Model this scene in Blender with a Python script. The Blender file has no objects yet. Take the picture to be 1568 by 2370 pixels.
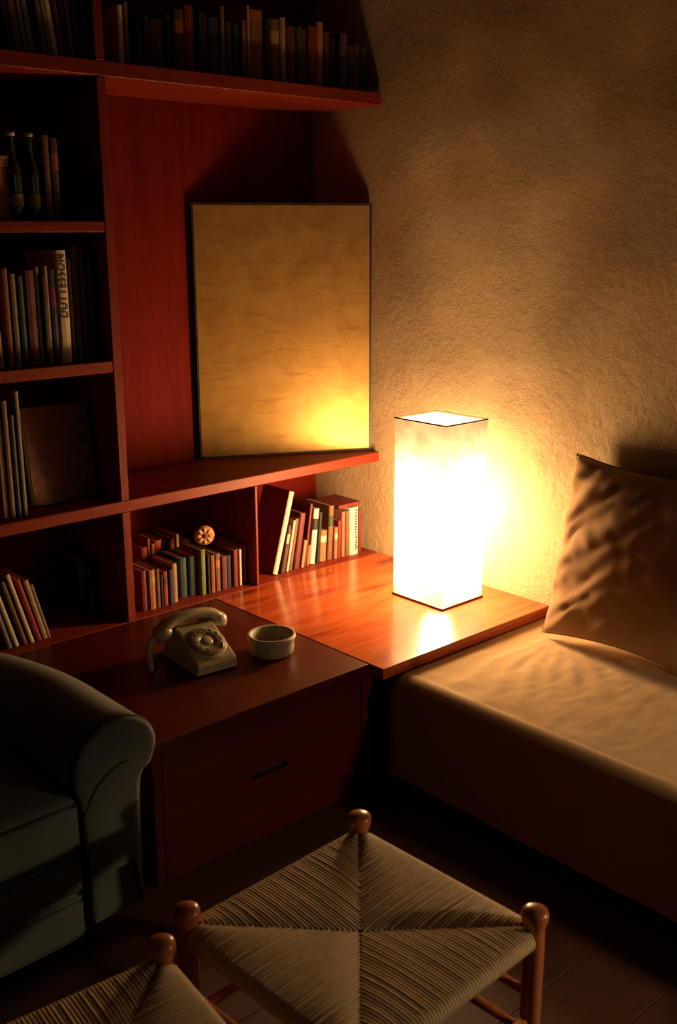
import bpy, bmesh, math, random
from mathutils import Vector, Matrix, noise

rnd = random.Random(7)
PI = math.pi
scene = bpy.context.scene
col = scene.collection

# ------------------------------------------------------------------ camera
IW, IH, FPX = 1568.0, 2370.0, 2425.0
YAW, PITCH, ROLL = math.radians(42.13), math.radians(15.01), math.radians(-0.2)
CAM = Vector((-2.795, -2.851, 1.643))
FW = Vector((math.sin(YAW)*math.cos(PITCH), math.cos(YAW)*math.cos(PITCH), -math.sin(PITCH)))
_r = Vector((math.cos(YAW), -math.sin(YAW), 0)); _u = _r.cross(FW)
RT = _r*math.cos(ROLL) + _u*math.sin(ROLL)
UP = -_r*math.sin(ROLL) + _u*math.cos(ROLL)
cd = bpy.data.cameras.new('camera'); cam = bpy.data.objects.new('camera', cd); col.objects.link(cam)
cd.sensor_fit = 'VERTICAL'; cd.sensor_height = 36.0; cd.lens = 36.0*FPX/IH
cd.clip_start = 0.05
cam.matrix_world = Matrix(((RT.x, UP.x, -FW.x, CAM.x), (RT.y, UP.y, -FW.y, CAM.y), (RT.z, UP.z, -FW.z, CAM.z), (0, 0, 0, 1)))
cd.dof.use_dof = True; cd.dof.focus_distance = 3.45; cd.dof.aperture_fstop = 4.0
scene.camera = cam

def ray(px, py):
    return FW*FPX + RT*(px-IW/2) - UP*(py-IH/2)
def on_y(px, py, y):
    d = ray(px, py); return CAM + d*((y-CAM.y)/d.y)

# ------------------------------------------------------------------ world, exposure
w = bpy.data.worlds.new('dusk'); scene.world = w; w.use_nodes = True
bg = w.node_tree.nodes['Background']; bg.inputs[0].default_value = (0.82, 0.92, 0.90, 1); bg.inputs[1].default_value = 0.26
vs = scene.view_settings
vs.view_transform = 'Standard'; vs.look = 'None'; vs.exposure = 0.0; vs.gamma = 1.0; vs.use_curve_mapping = False
cy = scene.cycles
cy.max_bounces = 8; cy.diffuse_bounces = 5; cy.glossy_bounces = 4; cy.transmission_bounces = 6; cy.transparent_max_bounces = 8
cy.use_denoising = True; cy.sample_clamp_indirect = 4.0; cy.caustics_reflective = False; cy.caustics_refractive = False
BULB, BULB2 = 800.0, 1050.0          # radiance of the bulbs: corner lamp, end-table lamp (dimmer)

# ------------------------------------------------------------------ helpers
def link(o, parent=None):
    col.objects.link(o)
    if parent: o.parent = parent
    return o
def tag(o, label=None, cat=None, group=None, kind=None):
    if label: o['label'] = label
    if cat: o['category'] = cat
    if group: o['group'] = group
    if kind: o['kind'] = kind
    return o
def empty(name, loc=(0, 0, 0), rz=0.0, label=None, cat=None, group=None):
    o = bpy.data.objects.new(name, None); o.empty_display_size = 0.05
    o.location = loc; o.rotation_euler = (0, 0, rz); link(o)
    return tag(o, label, cat, group)
def from_bm(name, bm, mat, parent=None, smooth=False):
    me = bpy.data.meshes.new(name); bm.normal_update(); bm.to_mesh(me); bm.free()
    if smooth:
        for p in me.polygons: p.use_smooth = True
    me.materials.append(mat)
    return link(bpy.data.objects.new(name, me), parent)
def from_vf(name, v, f, mat, parent=None, smooth=False):
    me = bpy.data.meshes.new(name); me.from_pydata([tuple(p) for p in v], [], f); me.update()
    if smooth:
        for p in me.polygons: p.use_smooth = True
    me.materials.append(mat)
    return link(bpy.data.objects.new(name, me), parent)
def add_box(bm, x0, x1, y0, y1, z0, z1, bev=0.0, seg=2):
    r = bmesh.ops.create_cube(bm, size=1.0)
    vs_ = r['verts']
    for v in vs_:
        v.co = Vector(((x0+x1)/2+v.co.x*(x1-x0), (y0+y1)/2+v.co.y*(y1-y0), (z0+z1)/2+v.co.z*(z1-z0)))
    if bev > 0:
        es = list({e for v in vs_ for e in v.link_edges})
        bmesh.ops.bevel(bm, geom=es, offset=bev, segments=seg, profile=0.5, affect='EDGES')
def box(name, x0, x1, y0, y1, z0, z1, mat, parent=None, bev=0.0, seg=2, smooth=False):
    bm = bmesh.new(); add_box(bm, x0, x1, y0, y1, z0, z1, bev, seg)
    return from_bm(name, bm, mat, parent, smooth)
def lathe_vf(prof, n=24, closed=False):
    v, f = [], []
    for (r, z) in prof:
        for k in range(n):
            a = 2*PI*k/n; v.append((r*math.cos(a), r*math.sin(a), z))
    m = len(prof)
    for i in range(m-1 if not closed else m):
        j = (i+1) % m
        for k in range(n):
            l = (k+1) % n; f.append((i*n+k, i*n+l, j*n+l, j*n+k))
    if not closed:
        f.append(tuple(range(n-1, -1, -1))); f.append(tuple((m-1)*n+k for k in range(n)))
    return v, f
def lathe(name, prof, mat, parent=None, n=24, closed=False):
    v, f = lathe_vf(prof, n, closed); return from_vf(name, v, f, mat, parent, True)
def tube_vf(pts, rad, n=10, caps=True):
    pts = [Vector(p) for p in pts]; v, f = [], []
    t0 = (pts[1]-pts[0]).normalized(); a = Vector((0, 0, 1)) if abs(t0.z) < .9 else Vector((1, 0, 0))
    nn = t0.cross(a).normalized()
    for i, p in enumerate(pts):
        t = (pts[min(i+1, len(pts)-1)]-pts[max(i-1, 0)]).normalized()
        nn = (nn - t*nn.dot(t)).normalized(); b = t.cross(nn)
        r = rad[i] if isinstance(rad, (list, tuple)) else rad
        for k in range(n):
            q = 2*PI*k/n; v.append(p + nn*(r*math.cos(q)) + b*(r*math.sin(q)))
    for i in range(len(pts)-1):
        for k in range(n):
            l = (k+1) % n; f.append((i*n+k, i*n+l, (i+1)*n+l, (i+1)*n+k))
    if caps:
        f.append(tuple(range(n-1, -1, -1))); f.append(tuple((len(pts)-1)*n+k for k in range(n)))
    return v, f
def tube(name, pts, rad, mat, parent=None, n=10):
    v, f = tube_vf(pts, rad, n); return from_vf(name, v, f, mat, parent, True)
def catmull(pts, n=6, closed=False):
    out = []; P = [Vector(p) for p in pts]; m = len(P)
    for i in range(m if closed else m-1):
        if closed: a, b, c, d = P[(i-1) % m], P[i], P[(i+1) % m], P[(i+2) % m]
        else: a, b, c, d = P[max(i-1, 0)], P[i], P[i+1], P[min(i+2, m-1)]
        for k in range(n):
            t = k/n
            out.append(0.5*((2*b)+(c-a)*t+(2*a-5*b+4*c-d)*t*t+(3*b-a-3*c+d)*t**3))
    if not closed: out.append(P[-1])
    return out

# ------------------------------------------------------------------ materials
def new_mat(name):
    m = bpy.data.materials.new(name); m.use_nodes = True
    nt = m.node_tree; return m, nt, nt.nodes['Principled BSDF']
def N(nt, kind, **kw):
    n = nt.nodes.new(kind)
    for k, v in kw.items(): setattr(n, k, v)
    return n
def coords(nt, scale=(1, 1, 1), rand=True, space='Object'):
    tc = N(nt, 'ShaderNodeTexCoord'); mp = N(nt, 'ShaderNodeMapping'); mp.inputs['Scale'].default_value = scale
    nt.links.new(tc.outputs[space], mp.inputs[0])
    if rand:
        oi = N(nt, 'ShaderNodeObjectInfo'); ml = N(nt, 'ShaderNodeMath', operation='MULTIPLY'); ml.inputs[1].default_value = 37.0
        nt.links.new(oi.outputs['Random'], ml.inputs[0]); nt.links.new(ml.outputs[0], mp.inputs['Location'])
    return mp.outputs[0]
def ramp(nt, src, stops):
    r = N(nt, 'ShaderNodeValToRGB'); e = r.color_ramp.elements
    while len(e) < len(stops): e.new(0.5)
    for k, (p, c) in enumerate(stops):
        e[k].position = p; e[k].color = (*c, 1) if len(c) == 3 else c
    nt.links.new(src, r.inputs[0]); return r.outputs[0]
def bump(nt, bsdf, src, strength, dist=0.002, prev=None):
    b = N(nt, 'ShaderNodeBump'); b.inputs['Strength'].default_value = strength; b.inputs['Distance'].default_value = dist
    nt.links.new(src, b.inputs['Height'])
    if prev is not None: nt.links.new(prev, b.inputs['Normal'])
    nt.links.new(b.outputs[0], bsdf.inputs['Normal']); return b.outputs[0]
def tex_noise(nt, vec, scale, detail=4, rough=0.55, dist=0.0):
    n = N(nt, 'ShaderNodeTexNoise'); n.inputs['Scale'].default_value = scale; n.inputs['Detail'].default_value = detail
    n.inputs['Roughness'].default_value = rough; n.inputs['Distortion'].default_value = dist
    nt.links.new(vec, n.inputs['Vector']); return n.outputs[0]

def wood(name, dark, mid, light, axis='x', rough=0.35, scale=1.0, knots=False, coat=0.0, spec=0.5):
    m, nt, b = new_mat(name)
    s = {'x': (1.0, 9.0, 9.0), 'y': (9.0, 1.0, 9.0), 'z': (9.0, 9.0, 1.0)}[axis]
    v = coords(nt, tuple(q*scale for q in s))
    n1 = tex_noise(nt, v, 2.2, 6, 0.62, 1.4)
    c = ramp(nt, n1, [(0.25, dark), (0.5, mid), (0.75, light)])
    n2 = tex_noise(nt, v, 14.0, 3, 0.6, 0.3)
    mx = N(nt, 'ShaderNodeMix', data_type='RGBA', blend_type='MULTIPLY'); mx.inputs[0].default_value = 0.35
    nt.links.new(c, mx.inputs[6]); nt.links.new(ramp(nt, n2, [(0.3, (.45, .4, .35)), (0.65, (1, 1, 1))]), mx.inputs[7])
    out = mx.outputs[2]
    if knots:
        vk = coords(nt, (3.0, 10.0, 1.0), rand=False)
        vo = N(nt, 'ShaderNodeTexVoronoi'); vo.inputs['Scale'].default_value = 1.3; vo.inputs['Randomness'].default_value = 1.0
        wob = N(nt, 'ShaderNodeMix', data_type='VECTOR'); wob.inputs[0].default_value = 0.22
        nz = N(nt, 'ShaderNodeTexNoise'); nz.inputs['Scale'].default_value = 3.0; nt.links.new(vk, nz.inputs['Vector'])
        nt.links.new(vk, wob.inputs[4]); nt.links.new(nz.outputs['Color'], wob.inputs[5])
        nt.links.new(wob.outputs[1], vo.inputs['Vector'])
        m2 = N(nt, 'ShaderNodeMix', data_type='RGBA', blend_type='MULTIPLY'); m2.inputs[0].default_value = 0.8
        nt.links.new(out, m2.inputs[6]); nt.links.new(ramp(nt, vo.outputs['Distance'], [(0.05, (.16, .07, .04)), (0.16, (.62, .45, .38)), (0.34, (1, 1, 1))]), m2.inputs[7])
        out = m2.outputs[2]
    nt.links.new(out, b.inputs['Base Color']); b.inputs['Roughness'].default_value = rough
    b.inputs['Coat Weight'].default_value = coat; b.inputs['Specular IOR Level'].default_value = spec; b.inputs['Coat Roughness'].default_value = 0.12
    bump(nt, b, n2, 0.12, 0.001); return m
def fabric(name, c0, c1, scale=900, bs=0.5, rough=0.95, sheen=0.15):
    m, nt, b = new_mat(name); v = coords(nt, rand=False)
    n1 = tex_noise(nt, v, scale, 2, 0.6); n2 = tex_noise(nt, v, 7, 4, 0.6)
    ad = N(nt, 'ShaderNodeMath', operation='MULTIPLY_ADD'); ad.inputs[1].default_value = 0.6
    nt.links.new(n1, ad.inputs[0]); sc = N(nt, 'ShaderNodeMath', operation='MULTIPLY'); sc.inputs[1].default_value = 0.4
    nt.links.new(n2, sc.inputs[0]); nt.links.new(sc.outputs[0], ad.inputs[2])
    nt.links.new(ramp(nt, ad.outputs[0], [(0.35, c0), (0.65, c1)]), b.inputs['Base Color'])
    b.inputs['Roughness'].default_value = rough; b.inputs['Sheen Weight'].default_value = sheen; b.inputs['Specular IOR Level'].default_value = 0.2
    bump(nt, b, n1, bs, 0.0008); return m
def plain(name, c, rough=0.5, var=0.25, scale=30, spec=0.5, metal=0.0, bmp=0.0):
    m, nt, b = new_mat(name); v = coords(nt)
    n1 = tex_noise(nt, v, scale, 4, 0.6)
    nt.links.new(ramp(nt, n1, [(0.3, tuple(x*(1-var) for x in c)), (0.7, tuple(min(1, x*(1+var)) for x in c))]), b.inputs['Base Color'])
    b.inputs['Roughness'].default_value = rough; b.inputs['Specular IOR Level'].default_value = spec; b.inputs['Metallic'].default_value = metal
    if bmp: bump(nt, b, n1, bmp, 0.001)
    return m

M = {}
M['case_x'] = wood('red_wood_x', (.13, .0125, .005), (.19, .022, .008), (.24, .033, .012), 'x', 0.5, spec=0.2)
M['case_z'] = wood('red_wood_z', (.13, .0125, .005), (.19, .022, .008), (.24, .033, .012), 'z', 0.5, spec=0.2)
M['case_back'] = wood('red_back_wood', (.09, .0045, .0025), (.125, .0065, .003), (.155, .0095, .0045), 'z', 0.7, spec=0.08)
M['cab'] = wood('cabinet_wood', (.050, .0050, .0028), (.072, .0076, .004), (.096, .011, .0055), 'x', 0.34, spec=0.25)
M['table'] = wood('table_pine', (.28, .038, .008), (.42, .080, .018), (.50, .115, .030), 'x', 0.19, 0.8, knots=True, coat=0.0)
M['stool_wood'] = wood('stool_wood', (.30, .09, .035), (.42, .14, .05), (.5, .18, .07), 'z', 0.28)
M['floor'] = wood('floor_pine', (.06, .020, .009), (.085, .030, .013), (.11, .040, .018), 'x', 0.6, 0.7)
M['chair'] = fabric('grey_green_wool', (.085, .105, .092), (.17, .20, .175), 700, 0.8)
M['piping'] = plain('dark_piping', (.03, .035, .03), 0.9)
M['bed'] = fabric('tan_cover', (.42, .27, .13), (.55, .37, .19), 800, 0.5)
M['cushion'] = fabric('brown_cushion', (.23, .13, .06), (.33, .195, .09), 800, 0.5)
M['dark'] = plain('dark_recess', (.012, .010, .010), 0.9)
M['phone'] = plain('ivory_plastic', (.38, .33, .22), 0.28, 0.06, 10)
M['phone_dark'] = plain('dial_plastic', (.06, .05, .04), 0.4)
M['phone_clear'] = plain('finger_wheel_plastic', (.24, .20, .125), 0.15, 0.05)
M['stone'] = plain('stone_bowl', (.31, .275, .20), 0.55, 0.25, 60, bmp=0.4)
M['black_frame'] = plain('dark_frame', (.03, .010, .008), 0.5)
M['white_paint'] = plain('ceiling_paint', (.55, .50, .42), 0.9)
M['pages'] = plain('page_edges', (.55, .45, .30), 0.9, 0.12, 200)
M['ink'] = plain('printed_ink', (.05, .035, .03), 0.8)
M['cap'] = plain('pale_cap', (.55, .52, .40), 0.35)
M['far_wall'] = plain('ochre_wall', (.24, .16, .08), 0.95, 0.15, 6, 0.1)
M['brass'] = plain('old_brass', (.50, .36, .16), 0.35, metal=0.8)

# plaster: coarse trowelled relief, stronger in patches
m, nt, b = new_mat('rough_plaster'); v = coords(nt, rand=False)
big = tex_noise(nt, v, 3.5, 5, 0.6); mid = tex_noise(nt, v, 36, 7, 0.72, 0.0); fine = tex_noise(nt, v, 170, 3, 0.6)
nt.links.new(ramp(nt, big, [(0.3, (.49, .36, .21)), (0.7, (.60, .45, .27))]), b.inputs['Base Color'])
b.inputs['Roughness'].default_value = 0.95; b.inputs['Specular IOR Level'].default_value = 0.15
p0 = bump(nt, b, fine, 0.45, 0.003)
mm = N(nt, 'ShaderNodeMath', operation='MULTIPLY'); nt.links.new(mid, mm.inputs[0])
nt.links.new(ramp(nt, tex_noise(nt, v, 1.6, 2, 0.5), [(0.42, (.25, .25, .25)), (0.62, (1, 1, 1))]), mm.inputs[1])
p1 = bump(nt, b, mm.outputs[0], 1.0, 0.024, p0); M['plaster'] = m

# gold-leaf panel, squares of leaf with worn streaks
m, nt, b = new_mat('gold_leaf'); v = coords(nt, rand=False)
n1 = tex_noise(nt, v, 9, 6, 0.65, 0.5); v2 = coords(nt, (3, 3, 22), rand=False); n2 = tex_noise(nt, v2, 2.0, 5, 0.65)
mx = N(nt, 'ShaderNodeMix', data_type='RGBA', blend_type='MULTIPLY'); mx.inputs[0].default_value = 0.55
nt.links.new(ramp(nt, n1, [(0.3, (.37, .195, .045)), (0.55, (.47, .27, .070)), (0.75, (.52, .315, .095))]), mx.inputs[6])
nt.links.new(ramp(nt, n2, [(0.28, (.45, .36, .26)), (0.46, (1, 1, 1))]), mx.inputs[7])
nt.links.new(mx.outputs[2], b.inputs['Base Color']); b.inputs['Metallic'].default_value = 0.55; b.inputs['Roughness'].default_value = 0.40
bump(nt, b, n1, 0.15, 0.002); M['gold'] = m

# parchment of the lamp: mostly scatters light through, a little passes straight
m = bpy.data.materials.new('parchment'); m.use_nodes = True; nt = m.node_tree; nt.nodes.clear()
v = coords(nt, rand=False); n1 = tex_noise(nt, v, 7, 5, 0.6, 0.8)
cl = ramp(nt, n1, [(0.32, (.065, .052, .031)), (0.6, (.135, .122, .094))])
tl = N(nt, 'ShaderNodeBsdfTranslucent'); df = N(nt, 'ShaderNodeBsdfDiffuse'); tp = N(nt, 'ShaderNodeBsdfTransparent'); tp.inputs[0].default_value = (1, .9, .72, 1)
nt.links.new(cl, tl.inputs[0]); nt.links.new(cl, df.inputs[0])
a1 = N(nt, 'ShaderNodeMixShader'); a1.inputs[0].default_value = 0.22; nt.links.new(tl.outputs[0], a1.inputs[1]); nt.links.new(df.outputs[0], a1.inputs[2])
a2 = N(nt, 'ShaderNodeMixShader'); a2.inputs[0].default_value = 0.17; nt.links.new(a1.outputs[0], a2.inputs[1]); nt.links.new(tp.outputs[0], a2.inputs[2])
mo = N(nt, 'ShaderNodeOutputMaterial'); nt.links.new(a2.outputs[0], mo.inputs[0]); M['parchment'] = m
M['top_sheet'] = m.copy(); M['top_sheet'].name = 'thin_top_paper'
q = [n for n in M['top_sheet'].node_tree.nodes if n.type == 'MIX_SHADER' and abs(n.inputs[0].default_value-.17) < 1e-4][0]; q.inputs[0].default_value = 0.45
for n in M['top_sheet'].node_tree.nodes:
    if n.type == 'VALTORGB': n.color_ramp.elements[0].color = (.62, .56, .44, 1); n.color_ramp.elements[1].color = (.82, .78, .66, 1)
m = bpy.data.materials.new('bulb_glow'); m.use_nodes = True; nt = m.node_tree; nt.nodes.clear()
em = N(nt, 'ShaderNodeEmission'); em.inputs[0].default_value = (1.0, 0.655, 0.355, 1); em.inputs[1].default_value = BULB
mo = N(nt, 'ShaderNodeOutputMaterial'); nt.links.new(em.outputs[0], mo.inputs[0]); M['bulb'] = m
M['bulb_dim'] = m.copy(); M['bulb_dim'].name = 'bulb_glow_dim'
for q in M['bulb_dim'].node_tree.nodes:
    if q.type == 'EMISSION': q.inputs[1].default_value = BULB2
# dark bottle glass
m, nt, b = new_mat('dark_bottle_glass'); v = coords(nt); n1 = tex_noise(nt, v, 20, 2)
nt.links.new(ramp(nt, n1, [(.3, (.012, .016, .012)), (.7, (.03, .035, .02))]), b.inputs['Base Color']); b.inputs['Roughness'].default_value = 0.06; M['bottle'] = m
# window pane
m = bpy.data.materials.new('window_glass'); m.use_nodes = True; nt = m.node_tree; nt.nodes.clear()
g = N(nt, 'ShaderNodeBsdfGlossy'); g.inputs['Roughness'].default_value = 0.05; t = N(nt, 'ShaderNodeBsdfTransparent'); fr = N(nt, 'ShaderNodeFresnel')
mi = N(nt, 'ShaderNodeMixShader'); nt.links.new(fr.outputs[0], mi.inputs[0]); nt.links.new(t.outputs[0], mi.inputs[1]); nt.links.new(g.outputs[0], mi.inputs[2])
mo = N(nt, 'ShaderNodeOutputMaterial'); nt.links.new(mi.outputs[0], mo.inputs[0]); M['glass'] = m
# rush cord
m, nt, b = new_mat('rush_cord'); v = coords(nt, (60, 500, 60), rand=False); n1 = tex_noise(nt, v, 1.0, 4, 0.6)
nt.links.new(ramp(nt, n1, [(.3, (.46, .34, .19)), (.7, (.74, .59, .38))]), b.inputs['Base Color']); b.inputs['Roughness'].default_value = 0.8; bump(nt, b, n1, 0.4, 0.001); M['rush'] = m
# red back panel of the bookcase and flower ornament
M['ornament'] = plain('painted_clay', (.50, .22, .07), 0.6, 0.3, 90)
M['ornament2'] = plain('clay_petal', (.68, .42, .16), 0.6, 0.2, 90)

# ------------------------------------------------------------------ the room
ZT = 0.408; DEPTH = 0.375
XL, YN, ZC = -7.2, -7.0, 3.6
def struct(o): o['kind'] = 'structure'; return o
struct(box('floor', XL, 0.2, YN, 0.5, -0.25, -0.022, M['dark']))
fl = bpy.data.objects['floor']
pw = 0.19; k = 0; yy = YN
pm = None
while yy < 0.5-0.01:
    if pm is None:
        o = box('plank', XL, 0.2, 0.0015, pw-0.0015, -0.022, 0.0, M['floor'], fl, 0.0006, 1); pm = o.data
    else: o = link(bpy.data.objects.new('plank', pm), fl)
    o.location = (0, yy, 0); yy += pw
# plastered wall as a gently uneven sheet of real thickness
def plaster_wall():
    ny, nz = 200, 110; v, f = [], []
    for j in range(nz+1):
        for i in range(ny+1):
            y = YN + (0.5-YN)*i/ny; z = -0.02 + (ZC+0.02)*j/nz
            d = 0.010*noise.noise((y*1.7, z*1.7, 3.1)) + 0.005*noise.noise((y*5, z*5, 9.0)) if z > ZT+0.05 else 0.0
            d *= min(1.0, max(0, (z-ZT-0.05)/0.15))
            v.append((0.004+max(-0.003, d+0.004), y, z))
    n = len(v)
    for j in range(nz):
        for i in range(ny):
            a = j*(ny+1)+i; f.append((a, a+ny+1, a+ny+2, a+1))
    v += [(0.2, YN, -0.02), (0.2, 0.5, -0.02), (0.2, 0.5, ZC), (0.2, YN, ZC)]
    f.append((n, n+1, n+2, n+3))
    bot = [i for i in range(ny+1)]; top = [nz*(ny+1)+i for i in range(ny+1)]
    f.append(tuple(bot) + (n+1, n)); f.append(tuple(reversed(top)) + (n+3, n+2))
    f.append(tuple(j*(ny+1) for j in reversed(range(nz+1))) + (n, n+3)); f.append(tuple(j*(ny+1)+ny for j in range(nz+1)) + (n+2, n+1))
    return struct(from_vf('wall_right', v, f, M['plaster'], None, False))
wr = plaster_wall()
for p in wr.data.polygons:
    if len(p.vertices) == 4: p.use_smooth = True
struct(box('wall_back', XL, 0.0, DEPTH+0.035, 0.55, -0.02, ZC, M['plaster']))
struct(box('wall_left', XL-0.15, XL, YN, 0.55, -0.02, ZC, M['far_wall']))
struct(box('ceiling', XL-0.15, 0.2, YN-0.15, 0.55, ZC, ZC+0.15, M['floor']))
WX0, WX1, WZ0, WZ1 = -2.8, -0.4, 0.6, 2.9
bm = bmesh.new()
add_box(bm, XL, WX0, YN-0.15, YN, -0.02, ZC); add_box(bm, WX1, 0.2, YN-0.15, YN, -0.02, ZC)
add_box(bm, WX0, WX1, YN-0.15, YN, -0.02, WZ0); add_box(bm, WX0, WX1, YN-0.15, YN, WZ1, ZC)
struct(from_bm('wall_front', bm, M['far_wall']))
win = empty('unseen_window', ((WX0+WX1)/2, YN-0.075, WZ0)); struct(win)  # unseen window, added behind the camera for cool fill on the armchair
hw, wh = (WX1-WX0)/2, WZ1-WZ0
bm = bmesh.new()
add_box(bm, -hw, hw, -.03, .03, 0, .05); add_box(bm, -hw, hw, -.03, .03, wh-.05, wh)
for xx in (-hw, -.025, hw-.05): add_box(bm, xx, xx+.05, -.03, .03, .05, wh-.05)
from_bm('window_frame', bm, M['case_z'], win)
for s in (0, 1):
    x0 = -hw+.05 if s == 0 else .025
    box('pane', x0, x0+hw-.075, -.003, .003, .05, wh-.05, M['glass'], win)
la = bpy.data.lights.new('window_portal', 'AREA'); la.shape = 'RECTANGLE'; la.size = 2*hw; la.size_y = wh; la.cycles.is_portal = True
lo = link(bpy.data.objects.new('window_portal', la)); lo.location = ((WX0+WX1)/2, YN-0.02, (WZ0+WZ1)/2); lo.rotation_euler = (PI/2, 0, 0)
lo.rotation_euler = (-PI/2, 0, 0)

# ------------------------------------------------------------------ bookcase
CX0 = -2.02
bc = empty('bookcase', (0, 0, 0), 0, 'tall built-in bookcase of red stained wood with open shelves of books', 'bookcase')
def zc(z0): return (z0-0.186)*1.3
SH = {'a': 2.118, 'b': 1.674, 'c': 1.262, 'd': 0.816}   # tops of the boards
TH = 0.036
UX0, UX1 = -1.146, -1.116                                 # main upright
box('back_panel', CX0, -0.004, DEPTH, DEPTH+0.03, 0.0, 2.62, M['case_back'], bc)
def board(nm, x0, x1, z, th=TH):
    return box(nm, x0, x1, 0.0, DEPTH, z-th, z, M['case_x'], bc, 0.0025, 1)
board('shelf_board', CX0+.03, -0.003, SH['a'], 0.042)
board('shelf_board', CX0+.03, UX0, SH['b'], 0.032)
board('shelf_board', CX0+.03, UX0, SH['c'], 0.036)
board('shelf_board', CX0+.03, -0.003, SH['d'], 0.038)
board('shelf_board', CX0+.03, -0.003, ZT, 0.03)
board('shelf_board', CX0, -0.003, 2.66, 0.04)
def upright(x0, x1, z0, z1, y0=0.0):
    return box('upright', x0, x1, y0, DEPTH, z0, z1, M['case_z'], bc, 0.002, 1)
for z0, z1 in ((ZT, SH['d']-.038), (SH['d'], SH['a']-.042), (SH['a'], 2.62)): upright(UX0, UX1, z0, z1)
upright(CX0, CX0+.03, 0, 2.62)
upright(-0.613, -0.602, ZT, SH['d']-.038)
box('plinth', CX0+.03, -0.003, 0.004, DEPTH, 0.0, ZT-.03, M['cab'], bc)

# ------------------------------------------------------------------ corner table and cabinet
TX0, TX1, TY0, TY1 = -0.800, -0.003, -0.838, -0.003
tb = empty('corner_table', ((TX0+TX1)/2, (TY0+TY1)/2, 0), 0, 'low square corner table of glossy orange pine under the lit lamp', 'table')
def child_box(name, x0, x1, y0, y1, z0, z1, mat, par, bev=0.0, seg=2, smooth=False):
    L = par.location; return box(name, x0-L.x, x1-L.x, y0-L.y, y1-L.y, z0-L.z, z1-L.z, mat, par, bev, seg, smooth)
child_box('table_top', TX0, TX1, TY0, TY1, ZT-.034, ZT, M['table'], tb, 0.002, 2)
child_box('support_panel', TX0+.02, TX0+.045, TY0+.09, TY1-.02, 0, ZT-.034, M['cab'], tb)
child_box('support_panel', TX1-.05, TX1-.025, TY0+.09, TY1-.02, 0, ZT-.034, M['cab'], tb)
child_box('stretcher_panel', TX0+.045, TX1-.05, TY1-.06, TY1-.035, 0.05, ZT-.034, M['cab'], tb)

KX0, KX1, KY0, KY1 = -1.552, -0.804, -0.780, -0.003
cb = empty('low_cabinet', ((KX0+KX1)/2, (KY0+KY1)/2, 0), 0, 'low dark red wooden cabinet with slotted front, telephone standing on top', 'cabinet')
child_box('cabinet_top', KX0, KX1, KY0, KY1, ZT-.03, ZT-.0005, M['cab'], cb, 0.002, 2)
child_box('side_panel', KX0, KX0+.026, KY0+.003, KY1, 0.0, ZT-.03, M['cab'], cb)
child_box('side_panel', KX1-.026, KX1, KY0+.003, KY1, 0.0, ZT-.03, M['cab'], cb)
child_box('back_panel', KX0+.026, KX1-.026, KY1-.02, KY1, 0.0, ZT-.03, M['cab'], cb)
child_box('bottom_panel', KX0+.026, KX1-.026, KY0+.02, KY1-.02, 0.0, .02, M['cab'], cb)
# front with a recessed finger slot: four pieces round the opening, one mesh
L = cb.location; sx0, sx1, sz0, sz1 = -1.245, -1.115, .190, .212
bm = bmesh.new()
fx0, fx1, fz0, fz1, fy0, fy1 = KX0+.029, KX1-.029, .004, ZT-.033, KY0+.004, KY0+.022
for a_ in ((fx0, sx0, fz0, fz1), (sx1, fx1, fz0, fz1), (sx0, sx1, fz0, sz0), (sx0, sx1, sz1, fz1)):
    add_box(bm, a_[0]-L.x, a_[1]-L.x, fy0-L.y, fy1-L.y, a_[2], a_[3])
fp = from_bm('front_panel', bm, M['cab'], cb)
o = box('slot_shade', sx0-L.x, sx1-L.x, fy1-L.y, fy1+.01-L.y, sz0, sz1, M['dark'], fp)  # near-black backing puts the slot's inner shade into the colour
tag(o, 'near-black backing, shade painted into the finger slot')

# ------------------------------------------------------------------ lamp
LX, LY, LW, LD, LH = -0.210, -0.508, 0.204, 0.232, 0.628
lamp = empty('table_lamp', (LX, LY, ZT), 0.0, 'tall square box lamp of glowing cream parchment standing on the pine table', 'lamp')
h = LW/2; g_ = LD/2
for k in range(4):
    a = k*PI/2; ca, sa = math.cos(a), math.sin(a)
    wd_, of_ = (LW, g_) if k % 2 == 0 else (LD, h)
    v = []; f = []; nz = 12
    for j in range(nz+1):
        for i in range(5):
            x = -wd_/2 + wd_*i/4; y = -of_ + 0.0006*math.sin(j*1.3+k); z = 0.006 + (LH-0.006)*j/nz
            v.append((x*ca-y*sa, x*sa+y*ca, z))
    for j in range(nz):
        for i in range(4):
            q = j*5+i; f.append((q, q+1, q+6, q+5))
    from_vf('shade_panel', v, f, M['parchment'], lamp)
tag(from_vf('top_sheet', [(-h, -g_, LH-.004), (h, -g_, LH-.004), (h, g_, LH-.004), (-h, g_, LH-.004)], [(0, 1, 2, 3)], M['top_sheet'], lamp), 'thin white sheet closing the top')
bm = bmesh.new()
e = 0.0022
for (x0, x1, y0, y1) in ((-h-e, h+e, -g_-e, -g_+e), (-h-e, h+e, g_-e, g_+e), (-h-e, -h+e, -g_, g_), (h-e, h+e, -g_, g_)):
    add_box(bm, x0, x1, y0, y1, LH-.0025, LH+.0015)
tag(from_bm('top_rim', bm, plain('rim_tape', (.20, .12, .05), .8), lamp), 'thin brown edging round the top')
bm = bmesh.new()
for (x0, x1, y0, y1) in ((-h-.003, h+.003, -g_-.003, -g_+.004), (-h-.003, h+.003, g_-.004, g_+.003), (-h-.003, -h+.004, -g_, g_), (h-.004, h+.003, -g_, g_)):
    add_box(bm, x0, x1, y0, y1, 0, .006)
add_box(bm, -h, h, -.01, .01, 0, .006)
from_bm('base_frame', bm, M['cab'], lamp)
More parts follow.
